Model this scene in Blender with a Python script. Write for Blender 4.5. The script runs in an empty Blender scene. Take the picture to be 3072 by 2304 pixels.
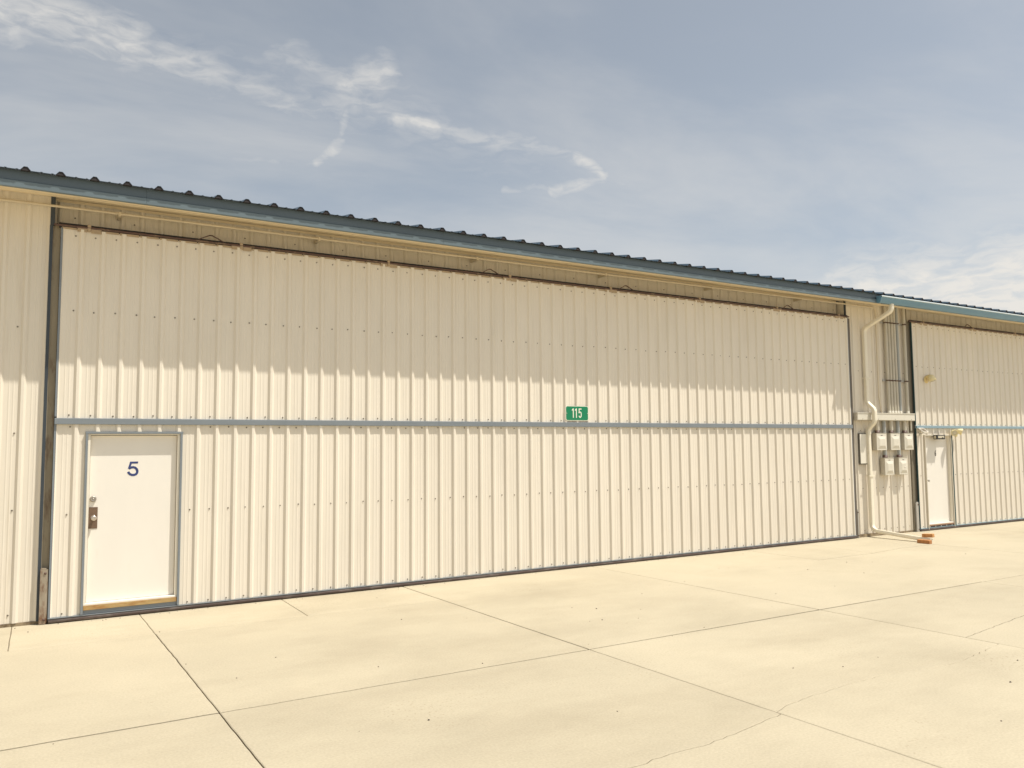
import bpy, math, random
from mathutils import Vector, Matrix, Quaternion

random.seed(11)
S = 0.2125                       # rib pitch of the wall sheeting
WALL_Y = 0.06                    # wall sheeting stands a little behind the hangar doors
scene = bpy.context.scene
col = scene.collection

# ---------------------------------------------------------------- camera
def look(yaw, pitch, roll):
    f = Vector((math.sin(yaw)*math.cos(pitch), math.cos(yaw)*math.cos(pitch), math.sin(pitch)))
    r = f.cross(Vector((0, 0, 1))).normalized(); u = r.cross(f)
    c, s = math.cos(roll), math.sin(roll)
    return (c*r + s*u), (-s*r + c*u), f
cam_data = bpy.data.cameras.new('camera'); cam = bpy.data.objects.new('camera', cam_data); col.objects.link(cam)
R_, U_, F_ = look(math.radians(30.992), math.radians(4.343), math.radians(-0.486))
m = Matrix((R_, U_, -F_)).transposed().to_4x4(); m.translation = Vector((-0.3947, -10.0836, 1.8776))
cam.matrix_world = m
cam_data.sensor_width = 36.0; cam_data.lens = 28.096; cam_data.clip_start = 0.05; cam_data.clip_end = 6000
scene.camera = cam

# ---------------------------------------------------------------- world, sun, exposure
SUN = Vector((1.1, -1.0, 3.25)).normalized()
SUN_EL = math.asin(SUN.z); SUN_AZ = math.atan2(SUN.x, SUN.y)
world = bpy.data.worlds.new('World'); scene.world = world; world.use_nodes = True
NT = world.node_tree; NT.nodes.clear()
def wn(t, **kw):
    n = NT.nodes.new(t)
    for k, v in kw.items(): setattr(n, k, v)
    return n
def wl(a, b): NT.links.new(a, b)
def wmath(op, a, b=None, clamp=False):
    n = wn('ShaderNodeMath', operation=op); n.use_clamp = clamp
    for i, q in enumerate((a, b)):
        if q is None: continue
        if isinstance(q, (int, float)): n.inputs[i].default_value = q
        else: wl(q, n.inputs[i])
    return n.outputs[0]
def wvec(op, a, b=None, out=0):
    n = wn('ShaderNodeVectorMath', operation=op)
    for i, q in enumerate((a, b)):
        if q is None: continue
        if isinstance(q, (tuple, list)): n.inputs[i].default_value = q
        else: wl(q, n.inputs[i])
    return n.outputs[out]
def wramp(v, a, b, c=0.0, d=1.0):
    n = wn('ShaderNodeMapRange', interpolation_type='SMOOTHSTEP')
    wl(v, n.inputs[0])
    for i, q in zip((1, 2, 3, 4), (a, b, c, d)): n.inputs[i].default_value = q
    return n.outputs[0]
def wnoise(vec, scale, detail, rough, dist=0.0):
    n = wn('ShaderNodeTexNoise'); wl(vec, n.inputs['Vector'])
    n.inputs['Scale'].default_value = scale; n.inputs['Detail'].default_value = detail
    n.inputs['Roughness'].default_value = rough; n.inputs['Distortion'].default_value = dist
    return n
SKY_STRENGTH = 0.086
sky = wn('ShaderNodeTexSky', sky_type='NISHITA'); sky.sun_disc = False
sky.sun_elevation = SUN_EL; sky.sun_rotation = SUN_AZ; sky.altitude = 800; sky.dust_density = 4.0; sky.air_density = 1.0
tc = wn('ShaderNodeTexCoord'); D = tc.outputs['Generated']
sx = wn('ShaderNodeSeparateXYZ'); wl(D, sx.inputs[0])
az = wmath('MULTIPLY', wmath('ARCTAN2', sx.outputs[0], sx.outputs[1]), 57.2958)
el = wmath('MULTIPLY', wmath('ARCSINE', sx.outputs[2]), 57.2958)
comb = wn('ShaderNodeCombineXYZ'); wl(az, comb.inputs[0]); wl(el, comb.inputs[1])
# wispy warp of the cirrus strokes
w1 = wnoise(D, 9.0, 6, 0.56); w1o = wvec('SUBTRACT', w1.outputs['Color'], (0.5, 0.5, 0.5))
w1s = wvec('MULTIPLY', w1o, (3.2, 2.0, 0))
p2 = wvec('ADD', comb.outputs[0], w1s)
p2 = wvec('MULTIPLY', p2, (1, 1, 0))
def stroke(a, b, wid, amp):
    A = (a[0], a[1], 0); ba = (b[0]-a[0], b[1]-a[1], 0); l2 = ba[0]**2 + ba[1]**2
    pa = wvec('SUBTRACT', p2, A)
    h = wmath('MULTIPLY', wvec('DOT_PRODUCT', pa, ba, 1), 1.0/l2, True)
    sc = wn('ShaderNodeVectorMath', operation='SCALE'); sc.inputs[0].default_value = ba; wl(h, sc.inputs['Scale'])
    d = wvec('LENGTH', wvec('SUBTRACT', pa, sc.outputs[0]), None, 1)
    return wramp(d, 0.0, wid, amp, 0.0)
strokes = [
    ((-16, 24.6), (-2.5, 25.4), 4.0, .62), ((-3, 25.8), (4.5, 25.3), 3.0, .60), ((4.5, 25.3), (9.7, 24.5), 2.2, .46),
    ((9.7, 24.5), (15, 23.0), 1.7, .40), ((15, 23.0), (19.2, 23.2), 2.2, .30), ((15.5, 26.0), (19.2, 24.3), 1.6, .36),
    ((19.2, 24.4), (22.2, 25.3), 2.3, .52), ((20.6, 25.4), (22.0, 24.2), 1.6, .42), ((13.8, 25.9), (16.2, 26.1), 1.2, .30),
    ((20, 23.2), (23.0, 22.4), 1.5, .40), ((23.0, 22.3), (25.4, 21.9), 1.1, .62), ((25.4, 21.9), (32.6, 21.1), 1.7, .36),
    ((32.6, 21.1), (36.3, 19.9), 1.5, .34), ((35.8, 20.2), (37.4, 18.7), .85, .62), ((37.3, 18.5), (34.4, 17.8), .70, .56),
    ((34.8, 17.9), (30.4, 18.0), .50, .30), ((37.2, 18.6), (39.6, 18.2), .5, .40),
    ((19.3, 22.6), (18.7, 20.9), .6, .34), ((18.7, 20.9), (16.8, 19.5), .75, .50), ((17.2, 19.5), (11.8, 19.3), .55, .30), ((18.4, 20.3), (15.2, 19.2), 1.6, .14),
    ((4.5, 24.6), (24, 22.6), 5.5, .22), ((20, 22.6), (37, 20.0), 5.0, .18), ((54, 8), (84, 10), 6.5, 1.0),
]
tot = None
for a, b, wd, am in strokes:
    o = stroke(a, b, wd, am); tot = o if tot is None else wmath('MAXIMUM', tot, o)
fine = wnoise(wvec('MULTIPLY', p2, (0.5, 1.6, 1.0)), 0.9, 7, 0.56, 0.5)
wisp = wmath('MULTIPLY', tot, wramp(fine.outputs[0], 0.28, 0.72, 0.45, 1.25))
# thin veil over the whole sky and a bank of pale cloud low above the roof
ang = wn('ShaderNodeVectorMath', operation='DIVIDE'); wl(D, ang.inputs[0])
zc = wmath('ADD', wmath('MAXIMUM', sx.outputs[2], 0.0), 0.12)
cz = wn('ShaderNodeCombineXYZ'); [wl(zc, cz.inputs[i]) for i in range(3)]
wl(cz.outputs[0], ang.inputs[1])
deck = ang.outputs[0]
veil = wnoise(wvec('MULTIPLY', deck, (1.0, 1.6, 0.0)), 0.9, 6, 0.56, 0.35)
veilf = wramp(veil.outputs[0], 0.34, 0.72, 0.05, 0.40)
low = wnoise(wvec('MULTIPLY', D, (1.0, 1.0, 2.6)), 4.2, 6, 0.6, 0.3)
lowf = wmath('MULTIPLY', wramp(low.outputs[0], 0.36, 0.60), wramp(el, 5.0, 15.5, 0.85, 0.0))
dens = wmath('MAXIMUM', wmath('MAXIMUM', wisp, lowf), veilf)
dens = wmath('MINIMUM', wmath('MULTIPLY', dens, 1.0), 0.92)
skyv = wn('ShaderNodeVectorMath', operation='SCALE'); hs = wn('ShaderNodeHueSaturation'); hs.inputs['Saturation'].default_value = 0.54; hs.inputs['Hue'].default_value = 0.488; wl(sky.outputs[0], hs.inputs['Color']); wl(hs.outputs[0], skyv.inputs[0]); skyv.inputs['Scale'].default_value = 1.0
mixc = wn('ShaderNodeMix', data_type='RGBA'); wl(dens, mixc.inputs[0]); wl(skyv.outputs[0], mixc.inputs[6])
CLOUD = 6.2
mixc.inputs[7].default_value = (1.04*CLOUD, 1.0*CLOUD, 0.93*CLOUD, 1)
bg = wn('ShaderNodeBackground'); wl(mixc.outputs[2], bg.inputs[0]); bg.inputs[1].default_value = SKY_STRENGTH
out = wn('ShaderNodeOutputWorld'); wl(bg.outputs[0], out.inputs[0])

sd = bpy.data.lights.new('sun', 'SUN'); sd.energy = 3.7; sd.angle = math.radians(0.55); sd.color = (1.0, 0.95, 0.86)
so = bpy.data.objects.new('sun', sd); col.objects.link(so)
so.rotation_mode = 'QUATERNION'; so.rotation_quaternion = SUN.to_track_quat('Z', 'Y'); so.location = (8, -12, 25)

vs = scene.view_settings
vs.view_transform = 'Standard'; vs.look = 'None'; vs.gamma = 1.0; vs.use_curve_mapping = False; vs.exposure = 0.60

# ---------------------------------------------------------------- materials
def mat(name, color, rough=0.6, metal=0.0, var=0.06, scale=(3, 3, 3), tint=None, tint_rng=(0.5, 0.75), tint_scale=None,
        bump=0.0, bump_scale=200.0, spec=0.5, rand=0.0, fine=0.0, fine_scale=120.0):
    mt = bpy.data.materials.new(name); mt.use_nodes = True
    t = mt.node_tree; b = t.nodes['Principled BSDF']
    b.inputs['Roughness'].default_value = rough; b.inputs['Metallic'].default_value = metal
    b.inputs['Specular IOR Level'].default_value = spec
    g = t.nodes.new('ShaderNodeNewGeometry')
    mp = t.nodes.new('ShaderNodeMapping'); mp.inputs['Scale'].default_value = scale
    t.links.new(g.outputs['Position'], mp.inputs[0])
    n = t.nodes.new('ShaderNodeTexNoise'); n.inputs['Scale'].default_value = 1.0
    n.inputs['Detail'].default_value = 6; n.inputs['Roughness'].default_value = 0.6
    t.links.new(mp.outputs[0], n.inputs['Vector'])
    rp = t.nodes.new('ShaderNodeMapRange'); t.links.new(n.outputs[0], rp.inputs[0])
    rp.inputs[1].default_value = 0.3; rp.inputs[2].default_value = 0.7
    rp.inputs[3].default_value = 1 - var; rp.inputs[4].default_value = 1 + var
    val = rp.outputs[0]
    def mul(a, bb):
        q = t.nodes.new('ShaderNodeMath'); q.operation = 'MULTIPLY'; t.links.new(a, q.inputs[0]); t.links.new(bb, q.inputs[1]); return q.outputs[0]
    if fine:
        n2 = t.nodes.new('ShaderNodeTexNoise'); n2.inputs['Scale'].default_value = fine_scale; n2.inputs['Detail'].default_value = 3
        t.links.new(g.outputs['Position'], n2.inputs['Vector'])
        r2 = t.nodes.new('ShaderNodeMapRange'); t.links.new(n2.outputs[0], r2.inputs[0])
        r2.inputs[1].default_value = 0.25; r2.inputs[2].default_value = 0.75
        r2.inputs[3].default_value = 1 - fine; r2.inputs[4].default_value = 1 + fine
        val = mul(val, r2.outputs[0])
    if rand:
        oi = t.nodes.new('ShaderNodeObjectInfo')
        r3 = t.nodes.new('ShaderNodeMapRange'); t.links.new(oi.outputs['Random'], r3.inputs[0])
        r3.inputs[3].default_value = 1 - rand; r3.inputs[4].default_value = 1 + rand
        val = mul(val, r3.outputs[0])
    sc = t.nodes.new('ShaderNodeVectorMath'); sc.operation = 'SCALE'; t.links.new(val, sc.inputs['Scale'])
    if tint:
        mx = t.nodes.new('ShaderNodeMix'); mx.data_type = 'RGBA'
        mx.inputs[6].default_value = (*color, 1); mx.inputs[7].default_value = (*tint, 1)
        n3 = t.nodes.new('ShaderNodeTexNoise'); n3.inputs['Scale'].default_value = 1.0; n3.inputs['Detail'].default_value = 7
        n3.inputs['Roughness'].default_value = 0.65
        mp3 = t.nodes.new('ShaderNodeMapping'); mp3.inputs['Scale'].default_value = tint_scale or scale
        mp3.inputs['Location'].default_value = (7.3, 2.1, 4.4)
        t.links.new(g.outputs['Position'], mp3.inputs[0]); t.links.new(mp3.outputs[0], n3.inputs['Vector'])
        r4 = t.nodes.new('ShaderNodeMapRange'); t.links.new(n3.outputs[0], r4.inputs[0])
        r4.inputs[1].default_value = tint_rng[0]; r4.inputs[2].default_value = tint_rng[1]
        t.links.new(r4.outputs[0], mx.inputs[0]); t.links.new(mx.outputs[2], sc.inputs[0])
    else:
        sc.inputs[0].default_value = color
    t.links.new(sc.outputs[0], b.inputs['Base Color'])
    if bump:
        nb = t.nodes.new('ShaderNodeTexNoise'); nb.inputs['Scale'].default_value = bump_scale; nb.inputs['Detail'].default_value = 4
        t.links.new(g.outputs['Position'], nb.inputs['Vector'])
        bp = t.nodes.new('ShaderNodeBump'); bp.inputs['Strength'].default_value = bump; bp.inputs['Distance'].default_value = 0.01
        t.links.new(nb.outputs[0], bp.inputs['Height']); t.links.new(bp.outputs[0], b.inputs['Normal'])
    return mt

M = {}
M['cream'] = mat('cream_painted_steel', (0.735, 0.675, 0.572), 0.5, var=0.035, scale=(2.2, 2.2, 0.7), bump=0.02, bump_scale=9,
                 tint=(0.665, 0.605, 0.50), tint_rng=(0.52, 0.85), tint_scale=(9, 9, 0.5), rand=0.012, spec=0.35)
M['wall'] = mat('wall_painted_steel', (0.715, 0.655, 0.55), 0.5, var=0.03, scale=(2.2, 2.2, 0.7), bump=0.02, bump_scale=9,
                tint=(0.56, 0.48, 0.35), tint_rng=(0.58, 0.85), tint_scale=(9, 9, 0.5), rand=0.012, spec=0.35)
M['soffit'] = mat('soffit_painted_steel', (0.78, 0.66, 0.46), 0.5, var=0.03, spec=0.35)
M['white'] = mat('white_door_paint', (0.775, 0.735, 0.66), 0.45, var=0.02, scale=(3, 3, 1.2), spec=0.4, tint=(0.70, 0.645, 0.55), tint_rng=(0.62, 0.98), tint_scale=(6, 6, 3))
M['jamb'] = mat('white_jamb_paint', (0.80, 0.74, 0.62), 0.5, var=0.04, scale=(6, 6, 4), spec=0.35)
M['rail'] = mat('faded_grey_blue_paint', (0.195, 0.22, 0.24), 0.45, var=0.07, scale=(2, 5, 5))
M['bluerail'] = mat('faded_light_blue_paint', (0.24, 0.345, 0.40), 0.45, var=0.07, scale=(2, 5, 5))
M['blue'] = mat('blue_eave_paint', (0.090, 0.122, 0.145), 0.42, var=0.06, scale=(1.5, 5, 5))
M['drip'] = mat('faded_blue_drip_paint', (0.125, 0.165, 0.185), 0.42, var=0.08, scale=(1.5, 5, 5))
M['gutter'] = mat('blue_gutter_paint', (0.125, 0.25, 0.34), 0.25, var=0.05, scale=(1.5, 5, 5))
M['bead_glint'] = mat('blue_bead_painted_glint', (0.60, 0.68, 0.70), 0.2, var=0.05)  # pale colour paints the sun's glint onto the blue gutter's lip
M['roof'] = mat('dark_blue_roof_paint', (0.05, 0.085, 0.12), 0.42, var=0.10, scale=(2, 1, 5))
M['darktrim'] = mat('dark_blue_black_trim', (0.035, 0.045, 0.055), 0.5, var=0.15, scale=(6, 6, 2))
M['browntrim'] = mat('dark_brown_trim', (0.11, 0.092, 0.072), 0.55, var=0.15, scale=(6, 6, 2))
M['greentrim'] = mat('dark_green_trim', (0.02, 0.05, 0.05), 0.5, var=0.15, scale=(6, 6, 2))
M['jambplate'] = mat('olive_grey_primer_steel', (0.33, 0.275, 0.185), 0.6, var=0.12, scale=(10, 10, 2), tint=(0.17, 0.11, 0.065), tint_rng=(0.52, 0.7), tint_scale=(12, 12, 3))
M['jambdark'] = mat('dark_olive_steel', (0.165, 0.14, 0.098), 0.6, var=0.15, scale=(10, 10, 2))
M['rust'] = mat('rusty_galvanised_steel', (0.33, 0.28, 0.21), 0.55, var=0.12, scale=(14, 14, 3), tint=(0.17, 0.085, 0.045), tint_rng=(0.46, 0.62), tint_scale=(10, 10, 4), metal=0.2)
M['galv'] = mat('galvanised_steel', (0.46, 0.44, 0.40), 0.45, var=0.1, scale=(9, 9, 3), metal=0.35)
M['hinge'] = mat('brown_primed_steel', (0.10, 0.055, 0.042), 0.5, var=0.2, scale=(9, 9, 9), tint=(0.26, 0.19, 0.12), tint_rng=(0.55, 0.7))
M['plug'] = mat('dark_rib_plug', (0.022, 0.018, 0.020), 0.8)
M['plate'] = mat('tan_hinge_plate', (0.40, 0.30, 0.19), 0.5, var=0.12, scale=(30, 30, 30))
M['rubber'] = mat('brown_rubber_seal', (0.085, 0.06, 0.052), 0.6, var=0.2, scale=(4, 20, 20), tint=(0.20, 0.17, 0.15), tint_rng=(0.5, 0.75), tint_scale=(5, 20, 20))
M['black'] = mat('black_plastic', (0.02, 0.02, 0.022), 0.5, var=0.1)
M['core'] = mat('steel_door_core', (0.12, 0.11, 0.10), 0.7)
M['screw'] = mat('screw_heads', (0.18, 0.15, 0.115), 0.5, metal=0.1, var=0.5, scale=(20, 20, 20))
M['number'] = mat('dark_blue_vinyl', (0.030, 0.048, 0.16), 0.5, var=0.2, scale=(14, 14, 14))
M['number_dark'] = mat('dark_brown_vinyl', (0.05, 0.045, 0.035), 0.5, var=0.05)
M['brass'] = mat('brushed_nickel', (0.62, 0.56, 0.50), 0.28, metal=0.9, var=0.05)
M['lock'] = mat('dull_nickel', (0.36, 0.33, 0.29), 0.35, metal=0.6, var=0.05)
M['bronze'] = mat('brown_bronze_plate', (0.17, 0.11, 0.072), 0.45, metal=0.3, var=0.12, scale=(20, 20, 20))
M['wood'] = mat('rust_stained_threshold', (0.42, 0.29, 0.12), 0.7, var=0.15, scale=(5, 20, 20), tint=(0.30, 0.13, 0.03), tint_rng=(0.45, 0.65), tint_scale=(4, 14, 14))
M['brownsill'] = mat('brown_threshold', (0.33, 0.19, 0.11), 0.6, var=0.12, scale=(5, 20, 20))
M['green'] = mat('green_reflective_sheet', (0.0, 0.20, 0.085), 0.4, var=0.04)
M['signwhite'] = mat('white_reflective_sheet', (0.82, 0.80, 0.68), 0.4, var=0.03)
M['pipe'] = mat('grey_painted_conduit', (0.52, 0.48, 0.39), 0.5, var=0.08, scale=(8, 8, 3))
M['pipeblue'] = mat('grey_pvc_conduit', (0.36, 0.375, 0.365), 0.5, var=0.05, scale=(8, 8, 3))
M['creampipe'] = mat('cream_painted_conduit', (0.62, 0.54, 0.40), 0.5, var=0.05)
M['spout'] = mat('cream_white_downspout', (0.78, 0.72, 0.58), 0.4, var=0.04, scale=(6, 6, 2), tint=(0.60, 0.52, 0.38), tint_rng=(0.6, 0.85), tint_scale=(10, 10, 5))
M['box'] = mat('grey_enclosure_paint', (0.52, 0.475, 0.385), 0.45, var=0.05, scale=(9, 9, 6))
M['lid'] = mat('pale_enclosure_cover', (0.66, 0.62, 0.52), 0.4, var=0.04, scale=(9, 9, 6))
M['cab'] = mat('pale_cabinet_door', (0.72, 0.68, 0.58), 0.4, var=0.03)
M['cabframe'] = mat('dark_cabinet_edge', (0.12, 0.11, 0.09), 0.5)
M['yellow'] = mat('yellowed_lamp_plastic', (0.66, 0.52, 0.24), 0.4, var=0.06)
M['yellow2'] = mat('cream_lamp_plastic', (0.76, 0.66, 0.38), 0.4, var=0.06)
M['lens'] = mat('lamp_lens', (0.55, 0.50, 0.38), 0.15, var=0.05)
M['solar'] = mat('solar_cell', (0.17, 0.14, 0.10), 0.25, var=0.15, scale=(60, 60, 60))
M['brick'] = mat('fired_brick', (0.46, 0.205, 0.07), 0.85, var=0.18, scale=(22, 22, 22), bump=0.4, bump_scale=120, tint=(0.26, 0.10, 0.04), tint_rng=(0.5, 0.75))
M['brick_pale'] = mat('pale_fired_brick', (0.52, 0.27, 0.10), 0.85, var=0.15, scale=(22, 22, 22), bump=0.4, bump_scale=120, tint=(0.36, 0.15, 0.05), tint_rng=(0.5, 0.75))
M['found'] = mat('stained_concrete_footing', (0.30, 0.235, 0.15), 0.9, var=0.25, scale=(9, 9, 16), bump=0.3, bump_scale=60, tint=(0.10, 0.065, 0.035), tint_rng=(0.45, 0.7))
M['dirt'] = mat('dark_grit', (0.05, 0.038, 0.028), 0.9, var=0.3)
M['joint'] = mat('joint_filler', (0.16, 0.118, 0.07), 0.95, var=0.3, scale=(4, 4, 4), tint=(0.07, 0.048, 0.03), tint_rng=(0.42, 0.6), tint_scale=(5, 5, 5))

def concrete():
    mt = mat('weathered_concrete', (0.420, 0.368, 0.265), 0.88, var=0.06, scale=(0.7, 0.7, 0.7), tint=(0.348, 0.300, 0.212), tint_rng=(0.47, 0.80),
             tint_scale=(0.45, 0.9, 1), bump=0.22, bump_scale=160, rand=0.035, fine=0.09, fine_scale=60, spec=0.3)
    # small pock marks, gathered in patches
    t = mt.node_tree; b = t.nodes['Principled BSDF']; src = b.inputs['Base Color'].links[0].from_socket
    g = [n for n in t.nodes if n.type == 'NEW_GEOMETRY'][0]
    vo = t.nodes.new('ShaderNodeTexVoronoi'); vo.inputs['Scale'].default_value = 26; vo.inputs['Randomness'].default_value = 1
    t.links.new(g.outputs['Position'], vo.inputs['Vector'])
    pk = t.nodes.new('ShaderNodeMapRange'); t.links.new(vo.outputs['Distance'], pk.inputs[0])
    pk.inputs[1].default_value = 0.14; pk.inputs[2].default_value = 0.24; pk.inputs[3].default_value = 1; pk.inputs[4].default_value = 0
    nz = t.nodes.new('ShaderNodeTexNoise'); nz.inputs['Scale'].default_value = 0.55; nz.inputs['Detail'].default_value = 5
    t.links.new(g.outputs['Position'], nz.inputs['Vector'])
    mk = t.nodes.new('ShaderNodeMapRange'); t.links.new(nz.outputs[0], mk.inputs[0])
    mk.inputs[1].default_value = 0.56; mk.inputs[2].default_value = 0.70; mk.inputs[3].default_value = 0; mk.inputs[4].default_value = 0.55
    ml = t.nodes.new('ShaderNodeMath'); ml.operation = 'MULTIPLY'; t.links.new(pk.outputs[0], ml.inputs[0]); t.links.new(mk.outputs[0], ml.inputs[1])
    mx = t.nodes.new('ShaderNodeMix'); mx.data_type = 'RGBA'; t.links.new(ml.outputs[0], mx.inputs[0]); t.links.new(src, mx.inputs[6])
    mx.inputs[7].default_value = (0.24, 0.185, 0.115, 1)
    t.links.new(mx.outputs[2], b.inputs['Base Color'])
    return mt
M['concrete'] = concrete()

# ---------------------------------------------------------------- mesh helpers
class MB:
    def __init__(self): self.v = []; self.f = []; self.smooth = set()
    def add(self, vs, fs, smooth=False):
        o = len(self.v); self.v += [tuple(q) for q in vs]
        for f in fs:
            if smooth: self.smooth.add(len(self.f))
            self.f.append(tuple(i + o for i in f))
        return self
    def box(self, x0, x1, y0, y1, z0, z1, bev=0.0):
        if bev <= 0:
            vs = [(x, y, z) for z in (z0, z1) for y in (y0, y1) for x in (x0, x1)]
            return self.add(vs, [(0, 2, 3, 1), (4, 5, 7, 6), (0, 1, 5, 4), (2, 6, 7, 3), (0, 4, 6, 2), (1, 3, 7, 5)])
        c = Vector(((x0+x1)/2, (y0+y1)/2, (z0+z1)/2)); h = ((x1-x0)/2, (y1-y0)/2, (z1-z0)/2)
        import bmesh
        bm = bmesh.new(); bmesh.ops.create_cube(bm, size=2.0)
        for q in bm.verts: q.co = Vector((q.co.x*h[0], q.co.y*h[1], q.co.z*h[2])) + c
        bmesh.ops.bevel(bm, geom=list(bm.edges), offset=bev, segments=2, profile=0.5, affect='EDGES')
        bm.verts.index_update()
        self.add([q.co[:] for q in bm.verts], [[q.index for q in f.verts] for f in bm.faces]); bm.free()
        return self
    def prism(self, poly, z0, z1, axis='z'):
        n = len(poly)
        def P(a, b, c):
            return (a, b, c) if axis == 'z' else ((c, a, b) if axis == 'x' else (a, c, b))
        vs = [P(a, b, z0) for a, b in poly] + [P(a, b, z1) for a, b in poly]
        fs = [tuple(range(n))[::-1], tuple(range(n, 2*n))] + [(i, (i+1) % n, n + (i+1) % n, n + i) for i in range(n)]
        return self.add(vs, fs)
    def sweep(self, path, section, smooth=True, up=Vector((0, 0, 1))):
        # carry a closed 2-D section along a path (parallel transport)
        pts = [Vector(q) for q in path]; n = len(section); rings = []
        t0 = (pts[1] - pts[0]).normalized()
        a = up if abs(t0.dot(up)) < 0.9 else Vector((0, 1, 0))
        nx = (a - t0*a.dot(t0)).normalized()
        prev = t0
        for i, p in enumerate(pts):
            if i == 0: t = t0
            elif i == len(pts)-1: t = (pts[i] - pts[i-1]).normalized()
            else: t = ((pts[i+1]-pts[i]).normalized() + (pts[i]-pts[i-1]).normalized()).normalized()
            q = prev.rotation_difference(t); nx = (q @ nx).normalized(); prev = t
            by = t.cross(nx)
            rings.append([p + nx*s0 + by*s1 for s0, s1 in section])
        vs = [v for r in rings for v in r]
        fs = []
        for i in range(len(pts)-1):
            for j in range(n):
                k = (j+1) % n
                fs.append((i*n+j, i*n+k, (i+1)*n+k, (i+1)*n+j))
        self.add(vs, fs, smooth)
        self.add(rings[0], [tuple(range(n))[::-1]]); self.add(rings[-1], [tuple(range(n))])
        return self
    def tube(self, path, r, n=12):
        return self.sweep(path, [(r*math.cos(2*math.pi*i/n), r*math.sin(2*math.pi*i/n)) for i in range(n)])
    def lathe(self, prof, centre, axis, n=20):
        ax = Vector(axis).normalized(); a = Vector((0, 0, 1)) if abs(ax.z) < 0.9 else Vector((1, 0, 0))
        u = (a - ax*a.dot(ax)).normalized(); w = ax.cross(u); c = Vector(centre)
        vs = []
        for h, r in prof:
            for i in range(n):
                t = 2*math.pi*i/n; vs.append(c + ax*h + (u*math.cos(t) + w*math.sin(t))*max(r, 1e-4))
        fs = []
        for k in range(len(prof)-1):
            for i in range(n):
                j = (i+1) % n; fs.append((k*n+i, k*n+j, (k+1)*n+j, (k+1)*n+i))
        self.add(vs, fs, True)
        return self
    def mesh(self, name, off=(0, 0, 0)):
        me = bpy.data.meshes.new(name)
        me.from_pydata([(x-off[0], y-off[1], z-off[2]) for x, y, z in self.v], [], self.f)
        import bmesh
        bm = bmesh.new(); bm.from_mesh(me); bmesh.ops.recalc_face_normals(bm, faces=bm.faces); bm.to_mesh(me); bm.free()
        for i in self.smooth: me.polygons[i].use_smooth = True
        return me

ROOT_LOC = {}
def tag(o, label=None, cat=None, group=None, kind=None):
    if label: o['label'] = label
    if cat: o['category'] = cat
    if group: o['group'] = group
    if kind: o['kind'] = kind
    return o
def thing(name, loc, label, cat, group=None):
    o = bpy.data.objects.new(name, None); o.empty_display_size = 0.1; col.objects.link(o)
    o.location = loc; ROOT_LOC[o.name] = Vector(loc)
    return tag(o, label, cat, group)
def build(name, mb, material, parent=None, base=None, label=None, kind=None):
    """one mesh object; geometry is given in world metres, the object's origin is its parent's (or base)"""
    off = ROOT_LOC[parent.name] if parent is not None else Vector(base or (0, 0, 0))
    me = mb.mesh(name, off) if isinstance(mb, MB) else mb
    if isinstance(mb, MB): me.materials.append(M[material] if isinstance(material, str) else material)
    o = bpy.data.objects.new(name, me); col.objects.link(o)
    if parent is not None:
        o.parent = parent
    else:
        o.location = off
    ROOT_LOC[o.name] = off
    if label: o['label'] = label
    if kind: o['kind'] = kind
    return o
def arc(p0, corner, p1, r, n=6):
    """rounded corner points between two straight runs"""
    p0, c, p1 = Vector(p0), Vector(corner), Vector(p1)
    a = (p0-c).normalized(); b = (p1-c).normalized()
    ang = a.angle(b); d = r/math.tan(ang/2); d = min(d, (p0-c).length*0.49, (p1-c).length*0.49)
    s, e = c + a*d, c + b*d
    return [s*(1-t)**2 + c*2*t*(1-t) + e*t*t for t in [i/n for i in range(n+1)]]
def rounded_path(pts, r, n=6):
    out = [Vector(pts[0])]
    for i in range(1, len(pts)-1): out += arc(pts[i-1], pts[i], pts[i+1], r, n)
    return out + [Vector(pts[-1])]

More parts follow.
